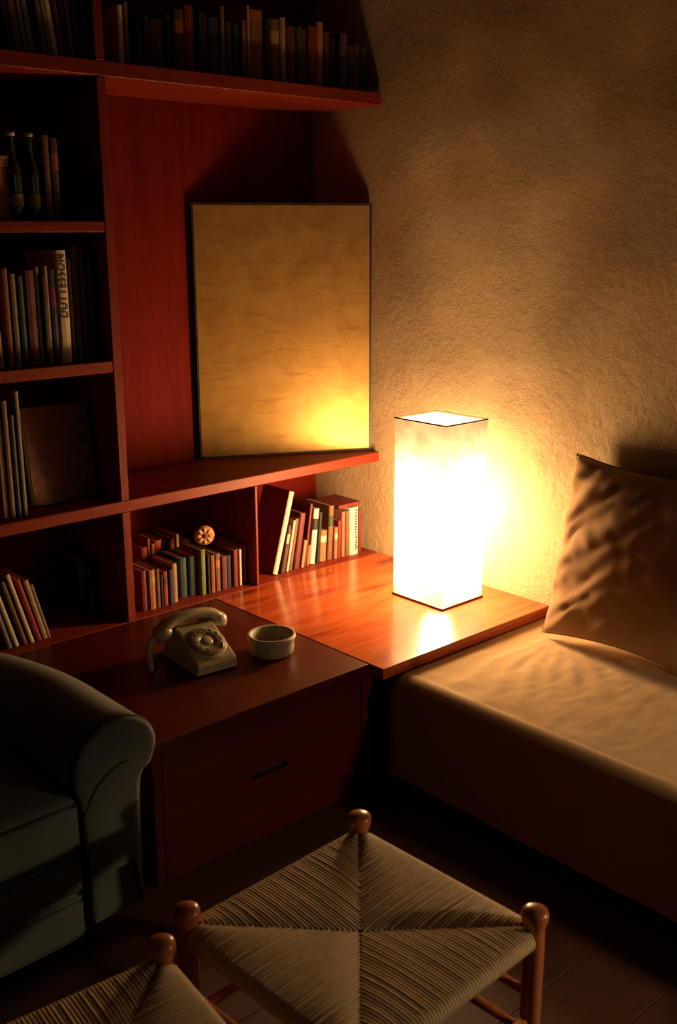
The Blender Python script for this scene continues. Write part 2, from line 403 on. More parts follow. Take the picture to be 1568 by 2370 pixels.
lathe('bulb_holder', [(.022, .006), (.022, .03), (.016, .035), (.016, .05), (.02, .052), (.02, .085)], M['white_paint'], lamp, 16)
bp = [(.018, .086), (.034, .094), (.043, .115), (.046, .15), (.046, .37), (.043, .40), (.033, .418), (.018, .427), (.004, .429)]
lathe('bulb', bp, M['bulb'], lamp, 16)

# ------------------------------------------------------------------ gold painting standing across the corner
A = Vector((-0.596, 0.350)); B = Vector((0.006, 0.041)); dv = (B-A); PW = dv.length; ang = math.atan2(dv.y, dv.x)
pt = empty('gold_panel_painting', (A.x, A.y, SH['d']+.001), ang, 'square-edged panel covered in gold leaf standing across the shelf corner', 'painting')
PHt = 0.925
box('panel_core', 0.004, PW-0.016, 0.004, 0.020, 0.006, PHt-.006, M['black_frame'], pt)
box('gold_face', 0.006, PW-0.018, 0.001, 0.004, 0.008, PHt-.008, M['gold'], pt)
bm = bmesh.new()
add_box(bm, -.001, PW-.011, -.001, .021, 0, .006); add_box(bm, -.001, PW-.011, -.001, .021, PHt-.006, PHt)
add_box(bm, -.001, .004, -.001, .021, .006, PHt-.006); add_box(bm, PW-.016, PW-.011, -.001, .021, .006, PHt-.006)
tag(from_bm('thin_frame', bm, M['black_frame'], pt), 'narrow dark frame edge')

# ------------------------------------------------------------------ daybed and cushion
BX0, BX1, BY1, BY0, BZ = -0.748, -0.012, -0.790, -2.40, 0.371
bed = empty('daybed', ((BX0+BX1)/2, (BY0+BY1)/2, 0), 0, 'long daybed under a tan cloth cover along the plaster wall', 'daybed')
def bed_cover():
    # rows run round the cross-section: wall side bottom, top, front edge, hanging front
    prof = []
    for k in range(5): prof.append((BX1, 0.10+(BZ-0.04-0.10)*k/4, 0, 1))
    for k in range(1, 5): a = PI/2*k/4; prof.append((BX1-.03*(1-math.cos(a)), BZ-.03+.03*math.sin(a), 0, 1))
    nt_ = 90
    for k in range(1, nt_): prof.append((BX1-.03+(BX0+.045-BX1+.03)*k/nt_, BZ, 1, 0))
    for k in range(0, 7): a = PI/2*k/6; prof.append((BX0+.045-.045*math.sin(a), BZ-.045*(1-math.cos(a)), 0, 0))
    nf = 16
    for k in range(1, nf+1): prof.append((BX0, BZ-.045-(BZ-.045-.045)*k/nf, 0, 2))
    ny = 300; v, f = [], []; m = len(prof); Lc = bed.location
    for i in range(ny+1):
        t = i/ny; y = BY1 + (BY0-BY1)*t
        e0 = min(y-BY0, BY1-y)
        rd = 0.05
        drop = rd - math.sqrt(max(0, rd*rd-(rd-min(rd, e0))**2))
        for (x, z, top, kind) in prof:
            xx, zz = x, z
            if kind != 1:
                zz -= drop*(1.0 if z > BZ-.05 else max(0, (z-.05)/(BZ-.1)))
            if e0 < rd and kind != 1: xx = x + (BX0*0+ (0.02*(1-e0/rd)**2) if x < BX0+.05 else 0)
            if top:
                q = (y-BY1); s = (x-BX0)/(BX1-BX0)
                fan = math.atan2(y+.95, x+.10)     # creases fan out from under the cushion's corner
                rr_ = math.hypot(y+.95, x+.10)
                wr_ = 0.0015*math.sin(34*fan+4*noise.noise((x*4, y*4, 1)))*math.exp(-((rr_-.38)/.20)**2)
                wr_ += 0.004*noise.noise((x*4+.3*y, y*5, 2.2)) + 0.0035*noise.noise((x*9-5*y, y*15, 5)) + 0.0015*noise.noise((x*20, y*38, 6))
                zz += wr_*min(1, max(0, e0-.045)/.10)*min(1, (x-BX0)/.08) - .003
            if kind == 2:
                xx += 0.006*noise.noise((y*4, z*2, 7)) + 0.004*math.sin(y*21)*(BZ-z)
            v.append((xx-Lc.x, y-Lc.y, zz))
    for i in range(ny):
        for j in range(m-1):
            a = i*m+j; f.append((a, a+m, a+m+1, a+1))
    f.append(tuple(range(m))); f.append(tuple(ny*m+j for j in reversed(range(m))))
    o = from_vf('cloth_cover', v, f, M['bed'], bed, True); return o
bed_cover()
child_box('bed_frame', BX0+.06, BX1-.01, BY0+.06, BY1-.06, .06, .16, M['cab'], bed)
for x in (BX0+.09, BX1-.07):
    for y in (BY0+.10, BY1-.14): child_box('leg', x, x+.05, y, y+.05, 0, .06, M['cab'], bed)

def cushion():
    S_ = 0.60; HS = 0.588; T = 0.098
    root = empty('square_cushion', (-0.098, -1.235, BZ+.004), 0, 'large brown square cushion propped upright on the daybed against the wall', 'cushion')
    n = 56; v, f = [], []
    for side in (1, -1):
        for j in range(n+1):
            for i in range(n+1):
                u = -1+2*i/n; w_ = -1+2*j/n
                pin = 0.075
                y = -u*(S_/2)*(1-pin*(1-w_*w_)**1.0*abs(u)**3*1.0)
                z = (w_*(1-pin*1.35*(1-u*u)*abs(w_)**3))*HS/2 + HS/2
                e_ = max(0, (1-abs(u)**2.4))*max(0, (1-abs(w_)**2.4))
                th = T*e_**0.46
                # folds running in from the lamp-side edge and the lower corner
                fx = 0.0
                if side == 1:
                    d_ = (u+1)
                    fx = -0.013*math.exp(-(d_/.5)**2)*math.sin(10*(w_-.9*u)+3.0*noise.noise((u*2, w_*2, 4)))*e_**0.25
                    fx -= 0.006*math.exp(-(d_/.8)**2)*math.sin(23*(w_-.7*u)+4.0*noise.noise((u*3, w_*3, 14)))*e_**0.3
                    fx += 0.008*noise.noise((u*2.3, w_*2.3, 8))*e_**.4
                    fx += 0.003*noise.noise((u*7, w_*7, 3))*e_**.4
                th = th*(0.85 if side == -1 else 1.0) + fx
                z2 = z; sag = -.012*(1-((w_+1)/2))*0
                v.append((-side*th, y, z2+sag))
    nn = (n+1)*(n+1)
    for s in (0, 1):
        for j in range(n):
            for i in range(n):
                a = s*nn+j*(n+1)+i
                q = (a, a+1, a+n+2, a+n+1); f.append(q if s == 0 else tuple(reversed(q)))
    bm = bmesh.new(); me = bpy.data.meshes.new('t'); me.from_pydata(v, [], f); bm.from_mesh(me); bpy.data.meshes.remove(me)
    bmesh.ops.remove_doubles(bm, verts=bm.verts, dist=0.0006)
    bmesh.ops.recalc_face_normals(bm, faces=bm.faces)
    o = from_bm('cushion_body', bm, M['cushion'], root, True)
    rim = []
    for k in range(4):
        for i in range(14):
            q = -1+2*i/14
            u, w_ = ((q, -1), (1, q), (-q, 1), (-1, -q))[k]
            rim.append(Vector((0, -u*(S_/2)*(1-.075*(1-w_*w_)*abs(u)**3), (w_*(1-.101*(1-u*u)*abs(w_)**3))*HS/2+HS/2)))
    rim.append(rim[0])
    tube('seam_piping', rim, .0028, M['cushion'], root, 6)
    root.rotation_euler = (0, math.radians(13.5), 0)
    root.location = (-0.172, -1.235, BZ+.014)
    return root
cushion()

# a reading lamp inferred from the light on the stools, on a plain end table past the daybed, outside the picture
def copy_tree(o, parent=None):
    c = o.copy(); col.objects.link(c); c.parent = parent
    for ch in o.children: copy_tree(ch, c)
    return c
et = empty('end_table', (-0.60, -2.80, 0), 0, 'low dark wooden end table at the far end of the daybed', 'table')
child_box('table_top', -.735, -.22, -3.00, -2.44, ZT-.034, ZT, M['cab'], et, .002, 2)
for x in (-.725, -.28):
    for y in (-2.99, -2.50): child_box('leg', x, x+.05, y, y+.05, 0, ZT-.034, M['cab'], et)
lamp2 = empty('reading_lamp', (-0.60, -2.72, ZT), 0, 'unseen low reading lamp on the end table, dark metal shade added to cut its light', 'lamp')
lathe('base', [(.075, 0), (.078, .006), (.07, .014), (.02, .02)], M['brass'], lamp2, 28)
lathe('stem', [(.008, .02), (.008, .15), (.016, .155), (.016, .178)], M['brass'], lamp2, 14)
lathe('bulb', [(.010, .179), (.016, .190), (.024, .206), (.024, .222), (.016, .236), (.003, .240)], M['bulb_dim'], lamp2, 16)
lathe('shade', [(.198, .192), (.200, .192), (.120, .330), (.004, .345), (.004, .343), (.118, .328)], M['dark'], lamp2, 40, True)  # opaque shade shaped to keep the light low, off the bookshelves
tube('shade_arm', [(.012, 0, .16), (.06, 0, .175), (.10, 0, .20), (.135, 0, .285)], .003, M['brass'], lamp2, 8)

# ------------------------------------------------------------------ stools
def make_stool(label):
    HALF = 0.233; ZS = 0.352; RR = 0.017
    r = empty('rush_stool', (0, 0, 0), 0, label, 'stool', 'rush-seated stools')
    prof = [(.016, 0), (.0185, .02), (.0205, .20), (.021, ZS-.03), (.020, ZS+.012), (.0205, ZS+.022), (.0255, ZS+.036), (.0268, ZS+.046), (.0245, ZS+.055), (.017, ZS+.060), (.004, ZS+.0615)]
    lm = None
    for sx in (-1, 1):
        for sy in (-1, 1):
            if lm is None: o = lathe('leg', prof, M['stool_wood'], r, 18); lm = o.data
            else: o = link(bpy.data.objects.new('leg', lm), r)
            o.location = (sx*HALF, sy*HALF, 0); o.rotation_euler = (0, 0, rnd.random()*6)
    # one woven quarter: cords run square to the rail, from the diagonal out and over it
    nC = 62; half = HALF-0.006; cw = 2*half/nC; v, f = [], []; ns = 5
    for c in range(nC):
        t = -half + cw*(c+.5)
        if abs(t) > half-0.012: continue
        r0 = abs(t)*0.995+0.001
        jit = rnd.uniform(-.0006, .0006)
        pts = []
        L1 = HALF
        for k in range(7):
            x = r0 + (L1-r0)*k/6
            q = x/L1
            pts.append((x, ZS+RR+.0008 - 0.013*max(0.0, 1-q)**1.5 + jit + (0.004*math.sin(PI*min(1, max(0, (x-r0)/(L1-r0+1e-6))))), 0))
        for k in range(1, 9):
            a = PI*1.15*k/8; pts.append((L1+RR*math.sin(a)*1.05, ZS+(RR+.0008)*math.cos(a), a))
        base = len(v)
        for (x, z, a) in pts:
            nx, nz = math.sin(a), math.cos(a)
            for s in range(ns):
                ph = PI*s/(ns-1)
                off = -math.cos(ph)*cw*.53; hgt = math.sin(ph)*cw*.50 - cw*.15
                v.append((x+nx*hgt, t+off, z+nz*hgt))
        m = len(pts)
        for i in range(m-1):
            for s in range(ns-1):
                q = base+i*ns+s; f.append((q, q+ns, q+ns+1, q+1))
    wm = None
    for k in range(4):
        if wm is None: o = from_vf('woven_panel', v, f, M['rush'], r, True); wm = o.data
        else: o = link(bpy.data.objects.new('woven_panel', wm), r)
        o.rotation_euler = (0, 0, k*PI/2); o['kind'] = 'stuff'
    # underside weave keeps light from leaking through
    bm = bmesh.new(); add_box(bm, -HALF+.02, HALF-.02, -HALF+.02, HALF-.02, ZS-.012, ZS-.004)
    from_bm('seat_underside', bm, M['rush'], r)
    rail = None; st = None
    for k in range(4):
        a = k*PI/2
        if rail is None:
            o = tube('seat_rail', [(HALF, -HALF+.01, ZS), (HALF, HALF-.01, ZS)], RR-.004, M['stool_wood'], r, 12); rail = o.data
        else: o = link(bpy.data.objects.new('seat_rail', rail), r)
        o.rotation_euler = (0, 0, a)
        for zz in ((.17,) if k % 2 else (.13, .22)):
            o = tube('stretcher', [(HALF, -HALF, zz), (HALF, 0, zz), (HALF, HALF, zz)], [.009, .0115, .009], M['stool_wood'], r, 10); o.rotation_euler = (0, 0, a)
    return r
s1 = make_stool('square stool with woven rush seat and wooden knob posts, beside the daybed')
s1.location = (-1.616, -1.605, 0); s1.rotation_euler = (0, 0, math.radians(2.0))
s2 = copy_tree(s1)
s2['label'] = 'square stool with woven rush seat, in front of the grey armchair'
s2.location = (-2.201, -1.637, 0); s2.rotation_euler = (0, 0, math.radians(-6))

# ------------------------------------------------------------------ armchair
ch = empty('armchair', (-2.135, -0.48, 0), 0, 'grey-green wool tub armchair with rolled arm beside the cabinet', 'armchair')
CXc, CYs, RX, RY = 0.0, -0.14, 0.410, 0.455     # local: centre line of arm path
YF_ = -0.385
prof = catmull([(.070, .055, 0), (.072, .25, 0), (.080, .400, 0), (.113, .437, 0), (.125, .485, 0), (.102, .535, 0), (.045, .562, 0), (-.025, .550, 0), (-.075, .505, 0), (-.092, .44, 0), (-.078, .37, 0), (-.070, .20, 0), (-.070, .055, 0)], 5)
path = []
for k in range(7): path.append((RX, YF_+(CYs-YF_)*k/6, 0.0))
for k in range(1, 40):
    t = PI*k/40; path.append((RX*math.cos(t), CYs+RY*math.sin(t), t))
for k in range(7): path.append((-RX, CYs+(YF_-CYs)*k/6, PI))
v, f = [], []; m = len(prof)
for (x, y, t) in path:
    nx, ny = math.cos(t)*RY, math.sin(t)*RX; l_ = math.hypot(nx, ny); nx /= l_; ny /= l_
    lift = 0.05*math.sin(t)**2
    for p in prof:
        zz = p.y + lift*max(0, (p.y-.3)/.25) if p.y > .3 else p.y
        v.append((x+nx*p.x, y+ny*p.x, zz))
for i in range(len(path)-1):
    for j in range(m-1):
        a = i*m+j; f.append((a, a+1, a+m+1, a+m))
f.append(tuple(range(m-1, -1, -1))); f.append(tuple((len(path)-1)*m+j for j in range(m)))
o = from_vf('arms_and_back', v, f, M['chair'], ch, True)
for p in o.data.polygons:
    if len(p.vertices) > 4: p.use_smooth = False
for s in (1, -1):
    # padded facing on the arm front
    face = [(s*p.x+s*RX, p.y) for p in prof]
    cx_ = sum(q[0] for q in face)/m; cz_ = sum(q[1] for q in face)/m
    v, f = [], []
    for (sc_, yy) in ((1.0, YF_+.002), (1.0, YF_-.012), (.93, YF_-.019), (.6, YF_-.022)):
        for q in face: v.append((cx_+(q[0]-cx_)*sc_, yy, cz_+(q[1]-cz_)*sc_))
    for i in range(3):
        for j in range(m-1):
            a = i*m+j; q = (a, a+1, a+m+1, a+m); f.append(q if s > 0 else tuple(reversed(q)))
    last = tuple(3*m+j for j in range(m)); f.append(tuple(reversed(last)) if s < 0 else last)
    o = from_vf('arm_front', v, f, M['chair'], ch, True)
    pip = [(s*(RX+p.x*1.0), YF_-.006, p.y) for p in prof[18:58]]
    tube('piping', pip, .0035, M['piping'], o, 6)
    arc = catmull([(s*(RX-.074), YF_-.016, .350), (s*(RX-.058), YF_-.021, .392), (s*(RX-.03), YF_-.0225, .428), (s*(RX+.02), YF_-.0225, .455), (s*(RX+.092), YF_-.016, .452)], 5)
    tube('piping', arc, .003, M['piping'], o, 6)
def pad(name, x0, x1, y0, y1, z0, z1, puff, bev):
    bm = bmesh.new(); add_box(bm, x0, x1, y0, y1, z0, z1)
    bmesh.ops.subdivide_edges(bm, edges=bm.edges[:], cuts=9, use_grid_fill=True)
    cx_, cy_, cz_ = (x0+x1)/2, (y0+y1)/2, (z0+z1)/2
    for q in bm.verts:
        u, w_, z = (q.co.x-cx_)/(x1-x0)*2, (q.co.y-cy_)/(y1-y0)*2, (q.co.z-cz_)/(z1-z0)*2
        q.co.z += puff*(1-u**4)*(1-w_**4)*z
        q.co.y += puff*.8*(1-u**4)*(1-z**4)*w_
    es = [e for e in bm.edges if len(e.link_faces) == 2 and e.calc_face_angle(0) > 0.7]
    bmesh.ops.bevel(bm, geom=es, offset=bev, segments=3, profile=.5, affect='EDGES')
    return from_bm(name, bm, M['chair'], ch, True)
pad('seat_cushion', -.334, .334, -.395, .22, .262, .405, .016, .025)
pad('front_rail', -.334, .334, -.385, -.30, .150, .256, .008, .016)
pad('lower_rail', -.334, .334, -.382, -.30, .030, .144, .008, .016)
bm = bmesh.new(); add_box(bm, -.33, .33, -.30, .22, .06, .262); from_bm('seat_base', bm, M['chair'], ch)
for x in (-.40, .40): lathe('foot', [(.022, 0), (.026, .02), (.026, .056)], M['cab'], ch, 12).location = (x, -.30, 0)
for x in (-.2, .2): lathe('foot', [(.022, 0), (.026, .02), (.026, .062)], M['cab'], ch, 12).location = (x, .20, 0)

# ------------------------------------------------------------------ telephone
ph = empty('rotary_telephone', (-1.168, -0.528, ZT), math.radians(-5), 'ivory rotary dial telephone with curly cord on the dark cabinet top', 'telephone')
WB = 0.068
prof = [(0.000, .004), (-.002, .030), (.006, .040), (.105, .097), (.118, .104), (.150, .106), (.190, .098), (.204, .080), (.210, .004)]
v, f = [], []; xs = [(-1, .0), (-.97, .003), (-.9, .0045), (.9, .0045), (.97, .003), (1, .0)]
for (s, grow) in xs:
    for (y, z) in prof:
        cy_, cz_ = .11, .05
        wtap = WB*(1.0-.10*z/.1)
        k = 1.0 if abs(s) < .95 else (.985 if abs(s) < .99 else .955)
        v.append((s*wtap, cy_+(y-cy_)*k, .004+(z-.004)*k))
m = len(prof)
for i in range(len(xs)-1):
    for j in range(m):
        l = (j+1) % m; a = i*m
        f.append((a+j, a+m+j, a+m+l, a+l))
f.append(tuple(range(m))); f.append(tuple((len(xs)-1)*m+j for j in reversed(range(m))))
body = from_vf('body', v, f, M['phone'], ph, False)
mod = body.modifiers.new('soft', 'BEVEL'); mod.width = .004; mod.segments = 2; mod.limit_method = 'ANGLE'; mod.angle_limit = .5
for x in (-.05, .05):
    for y in (.025, .185): lathe('rubber_foot', [(.007, 0), (.008, .0045)], M['phone_dark'], ph, 10).location = (x, y, 0)
sl = math.atan2(.057, .099)
dial = lathe('dial_plate', [(.0595, -.003), (.0605, .0015), (.058, .003), (.034, .0032), (.033, .002)], M['phone'], ph, 40)
dial.location = (0, .060, .0722); dial.rotation_euler = (sl, 0, 0)
v, f = lathe_vf([(.051, .006), (.0525, .0085), (.051, .010), (.018, .0105), (.017, .006)], 40)
fw_ = from_vf('finger_wheel', v, f, M['phone_clear'], dial, True)
for k in range(10):
    a = math.radians(-35+k*30.5); q = lathe('finger_hole', [(.0080, .0098), (.0084, .0110), (.0072, .0112), (.0066, .0088), (.0004, .0086)], M['phone_dark'], dial, 12)
    q.location = (.0385*math.cos(a), .0385*math.sin(a), 0)
lathe('dial_centre', [(.0165, .008), (.0165, .0118), (.012, .0135), (.001, .014)], M['phone'], dial, 20)
tube('finger_stop', [(.030, -.040, .010), (.036, -.030, .0125), (.040, -.022, .0125)], .0018, M['brass'], dial, 6)
# cradle prongs on the shoulder
for s in (-1, 1):
    bm = bmesh.new(); add_box(bm, s*.052-.009, s*.052+.009, .130, .186, .092, .108, .004, 2)
    add_box(bm, s*.052-.009, s*.052+.009, .178, .188, .108, .122, .004, 2)
    from_bm('cradle', bm, M['phone'], ph, False)
hs = empty('handset', (0, .157, .128)); hs.parent = ph
bpy.data.objects.remove(hs)
cen = [(-.098, .157, .112), (-.085, .157, .130), (-.060, .157, .142), (-.02, .157, .149), (.02, .157, .149), (.060, .157, .142), (.085, .157, .130), (.098, .157, .112)]
c2 = catmull([(x, y-.004, z-.016) for x, y, z in cen], 4)
v, f = [], []
nn_ = 14
for i, p in enumerate(c2):
    t = (c2[min(i+1, len(c2)-1)]-c2[max(i-1, 0)]).normalized(); nrm = Vector((-t.z, 0, t.x))
    q = abs(p.x)/.098; wy = .018+.009*q**3; wz = .0135+.004*q**2
    for k in range(nn_):
        a = 2*PI*k/nn_; sgn = lambda c: math.copysign(abs(c)**.75, c)
        v.append(p + Vector((0, wy*sgn(math.cos(a)), 0)) + nrm*(wz*sgn(math.sin(a))))
for i in range(len(c2)-1):
    for k in range(nn_):
        l = (k+1) % nn_; f.append((i*nn_+k, (i+1)*nn_+k, (i+1)*nn_+l, i*nn_+l))
f.append(tuple(range(nn_))); f.append(tuple((len(c2)-1)*nn_+k for k in reversed(range(nn_))))
hs = from_vf('handset', v, f, M['phone'], ph, True)
for s, nm in ((1, 'earpiece'), (-1, 'mouthpiece')):
    q = lathe(nm, [(.004, .021), (.016, .020), (.0255, .014), (.030, .002), (.0305, -.010), (.029, -.016), (.022, -.0175), (.003, -.0165)], M['phone'], hs, 22)
    q.location = (s*.094, .153, .100); q.rotation_euler = (0, s*math.radians(20), 0)
# curly cord: leaves the handset end, drops to the cabinet top and lies behind the phone
spine = catmull([(-.122, .153, .086), (-.140, .148, .078), (-.150, .135, .055), (-.152, .122, .025), (-.150, .125, .0085), (-.135, .16, .0085), (-.10, .20, .0085), (-.05, .222, .0085), (-.02, .214, .012)], 40)
pts = []; turns = 62
for i, p in enumerate(spine):
    t = (spine[min(i+1, len(spine)-1)]-spine[max(i-1, 0)]).normalized()
    a_ = Vector((0, 1, 0)) if abs(t.y) < .8 else Vector((1, 0, 0)); n1 = t.cross(a_).normalized(); n2 = t.cross(n1)
    th = 2*PI*turns*i/len(spine)
    pts.append((p, n1, n2))
sub = []
for i in range(len(pts)-1):
    for k in range(3):
        q = k/3; p = pts[i][0].lerp(pts[i+1][0], q); th = 2*PI*turns*(i+q)/len(pts)
        sub.append(p + pts[i][1]*(.0062*math.cos(th)) + pts[i][2]*(.0062*math.sin(th)))
tube('curly_cord', sub, .0017, M['phone'], ph, 6)

# ------------------------------------------------------------------ stone ashtray
ash = empty('stone_bowl', (-0.958, -0.515, ZT), 0, 'round shallow stone ashtray bowl beside the ivory telephone', 'bowl')
lathe('bowl_body', [(.0, 0), (.060, 0), (.066, .004), (.069, .02), (.069, .038), (.0735, .050), (.0745, .056), (.072, .061), (.066, .0615), (.062, .057), (.057, .035), (.053, .022), (.045, .0195), (.0, .019)], M['stone'], ash, 48, True)

# ------------------------------------------------------------------ books
COL = {'dark red': (.22, .025, .020), 'red': (.42, .045, .030), 'maroon': (.15, .025, .028), 'brown': (.22, .10, .045), 'dark brown': (.085, .040, .022), 'tan': (.48, .31, .15),
       'cream': (.70, .58, .38), 'white': (.80, .72, .55), 'orange': (.50, .20, .065), 'green': (.20, .24, .07), 'dark green': (.04, .055, .035), 'teal': (.025, .055, .060),
       'navy': (.025, .030, .055), 'grey': (.22, .21, .19), 'olive': (.26, .23, .13), 'black': (.015, .014, .015), 'salmon': (.50, .19, .11), 'plum': (.14, .045, .065), 'rust': (.34, .10, .035)}
CM = {k: plain('cloth_'+k.replace(' ', '_'), tuple(q*(.9 if k in ('white', 'cream') else .7) for q in c), 0.6, 0.18, 45, 0.4) for k, c in COL.items()}
ORD = ['', 'first', 'second', 'third', 'fourth', 'fifth', 'sixth', 'seventh', 'eighth', 'ninth', 'tenth', 'eleventh', 'twelfth', 'thirteenth', 'fourteenth', 'fifteenth', 'sixteenth', 'seventeenth', 'eighteenth', 'nineteenth', 'twentieth', 'twenty-first', 'twenty-second', 'twenty-third', 'twenty-fourth']
def book(xp, w_, hgt, dep, y, z, lean, colour, label, group, band=None, pivot_right=True, band_at=(.62, .82)):
    """an upright book; the spine faces the room (-y); xp is its bottom corner on the shelf"""
    r = empty('book', (xp, y, z+.0006), 0, label, 'book', group)
    r.rotation_euler = (0, math.radians(lean), 0)
    x0, x1 = (-w_, 0.0) if pivot_right else (0.0, w_)
    bt = min(.0024, w_*.2); v = []; f = []
    # wrap-round cover: rounded spine and two boards, U shape in plan
    rs = min(.006, w_*.25)
    outer = [(x0, dep), (x0, rs)]; inner = [(x0+bt, dep), (x0+bt, rs+.001)]
    for k in range(1, 4):
        a = PI*k/4; outer.append(((x0+x1)/2-math.cos(a)*w_/2, rs-math.sin(a)*rs)); inner.append(((x0+x1)/2-math.cos(a)*(w_/2-bt), rs+.0015-math.sin(a)*rs*.6))
    outer += [(x1, rs), (x1, dep)]; inner += [(x1-bt, rs+.001), (x1-bt, dep)]
    n = len(outer)
    for zz in (0, hgt):
        for p in outer: v.append((p[0], p[1], zz))
        for p in inner: v.append((p[0], p[1], zz))
    for i in range(n-1):
        f.append((i, i+1, 2*n+i+1, 2*n+i)); f.append((n+i+1, n+i, 3*n+i, 3*n+i+1))
        f.append((i+1, i, n+i, n+i+1)); f.append((2*n+i, 2*n+i+1, 3*n+i+1, 3*n+i))
    f.append((0, 2*n, 3*n, n)); f.append((n-1, 2*n-1, 4*n-1, 3*n-1))
    from_vf('cover', v, f, CM[colour], r)
    box('pages', x0+bt+.0002, x1-bt-.0002, rs+.0015, dep-.004, .003, hgt-.003, M['pages'], r)
    if band:
        bz0, bz1 = hgt*band_at[0], hgt*band_at[1]
        vv, ff = [], []
        for zz in (bz0, bz1):
            for p in outer[1:-1]: vv.append((p[0], p[1]-.0006, zz))
        q = n-2
        for i in range(q-1): ff.append((i, i+1, q+i+1, q+i))
        for zi in (0,): ff.append(tuple(range(q-1, -1, -1))); ff.append(tuple(q+i for i in range(q)))
        from_vf('spine_band', vv, ff, CM[band], r)
    return r
def size_word(w_, hgt):
    return 'slim' if w_ < .014 else ('thick' if w_ > .03 else ('tall' if hgt > .26 else 'medium'))
def row(rows, y, z, yref, yb, where, from_end, group, dep=.17, limit=None):
    """rows: (px_left, px_right, px_top, colour, lean, band); px measured at image row yref for upright books and at the foot for leaning ones"""
    items = []
    for rr in rows:
        l, r_, top, c, lean = rr[:5]; band = rr[5] if len(rr) > 5 else None; bat = rr[6] if len(rr) > 6 else (.62, .82)
        ref = yb if lean else yref
        xl, xr = on_y(l, ref, y).x, on_y(r_, ref, y).x
        zt = on_y((l+r_)/2 + (0 if not lean else -math.tan(math.radians(-lean))*(yb-top)), top, y).z
        items.append([xl, xr, (zt-z)/max(.5, math.cos(math.radians(lean))), c, lean, band, bat])
    items.sort(key=lambda q: q[0])
    # keep feet apart
    for i in range(1, len(items)):
        if items[i][0] < items[i-1][1]+.0008: items[i][0] = items[i-1][1]+.0008
        if items[i][1] < items[i][0]+.005: items[i][1] = items[i][0]+.005
    n = len(items)
    # leaning to the right: rest on the neighbour at the right; to the left: on the one at the left
    out = [None]*n
    face = limit
    for i in range(n-1, -1, -1):
        xl, xr, hg, c, lean, band, bat = items[i]
        if lean > 0:
            a = math.radians(lean)
            if face is not None:
                for _ in range(60):
                    hh = min(hg*math.cos(a), face[2]); 
                    if xr + hh*math.tan(a) <= face[0] + hh*math.tan(face[1]) - .0005: break
                    a -= math.radians(.5)
                a = max(0, a)
            wd = (xr-xl)*math.cos(a)
            items[i][4] = math.degrees(a); items[i][1] = xr; items[i][0] = xr-wd
            face = (xr-wd/math.cos(a), a, hg*math.cos(a))
        else: face = (xl, 0.0, hg)
    prev = None
    for i in range(n):
        xl, xr, hg, c, lean, band, bat = items[i]
        if lean < 0:
            a = math.radians(-lean)
            if prev is not None:
                for _ in range(60):
                    hh = min(hg*math.cos(a), prev[2])
                    if xl - hh*math.tan(a) >= prev[0] - hh*math.tan(prev[1]) + .0005: break
                    a -= math.radians(.5)
                a = max(0, a)
            items[i][4] = -math.degrees(a); items[i][1] = xl+(xr-xl)*math.cos(a)
            prev = (xl+(xr-xl), a, hg*math.cos(a))
        else: prev = (xr, 0.0, hg)
    for i in range(n):
        xl, xr, hg, c, lean, band, bat = items[i]
        k = n-i if from_end[0] == 'r' else i+1
        wd = xr-xl
        state = 'leaning ' if abs(lean) > 4 else ''
        lab = f"{size_word(wd, hg)} {state}{c} book, {ORD[k]} from {from_end[1]} {where}"
        right = lean > 0
        items[i] = book(xr if right else xl, wd, hg, dep, y+rnd.uniform(-.006, .006), z, lean, c, lab, group, band, right, bat)
        if bat == (0, 1): items[i]['label'] = 'tall maroon book with a white spine leaning beside the thin divider'
    return items

# top shelf, beyond the upright (towards the plaster wall)
row([(277, 289, 12, 'cream', 0), (290, 301, 5, 'brown', 0), (318, 330, 50, 'black', 0), (333, 347, 38, 'navy', 0), (350, 381, 45, 'dark brown', 0), (386, 402, 30, 'black', 0), (405, 428, 22, 'dark brown', 0, 'rust'), (429, 452, 13, 'dark red', 0),
     (458, 480, 30, 'black', 0), (484, 510, 40, 'navy', 0), (513, 523, 15, 'brown', 0), (526, 541, 52, 'dark brown', 0), (542, 558, 55, 'navy', 0), (560, 571, 48, 'brown', 0), (573, 579, 14, 'tan', 0), (580, 611, 23, 'rust', 0, 'brown'),
     (613, 626, 42, 'black', 0), (628, 648, 45, 'brown', 0, 'tan'), (649, 662, 41, 'tan', 0), (664, 684, 62, 'maroon', 0)],
    .045, SH['a'], 100, 200, 'on the top shelf', ('l', 'the main upright'), 'books on the top shelf over the painting', .19)
row([(686, 700, 62, 'dark green', 0), (701, 712, 68, 'maroon', 0), (714, 734, 63, 'dark red', 0), (735, 749, 52, 'orange', 0), (751, 764, 75, 'dark brown', 0), (766, 782, 90, 'black', 0), (784, 790, 90, 'navy', 0),
     (791, 806, 78, 'plum', 0), (808, 822, 108, 'dark brown', 0), (823, 837, 103, 'maroon', 0), (838, 852, 112, 'dark green', 0)],
    .045, SH['a'], 130, 220, 'on the top shelf', ('r', 'the plaster wall'), 'books on the top shelf over the painting', .19)
# top shelf, left bay
row([(2, 13, 10, 'dark brown', -5), (20, 34, 0, 'black', -6), (38, 57, -20, 'brown', -7), (59, 68, -25, 'grey', -8), (74, 87, -20, 'olive', -8), (90, 98, -10, 'black', -7), (100, 112, -15, 'brown', -7), (114, 123, -22, 'olive', -8), (125, 137, -25, 'cream', -8), (139, 150, -10, 'maroon', -6),
     (153, 164, 0, 'navy', -5), (166, 177, -10, 'brown', -5), (179, 187, -5, 'dark brown', -3), (188, 199, 0, 'dark green', 0)],
    .04, SH['a'], 80, 140, 'in the top bay', ('r', 'the upright'), 'books in the top bay', .2)
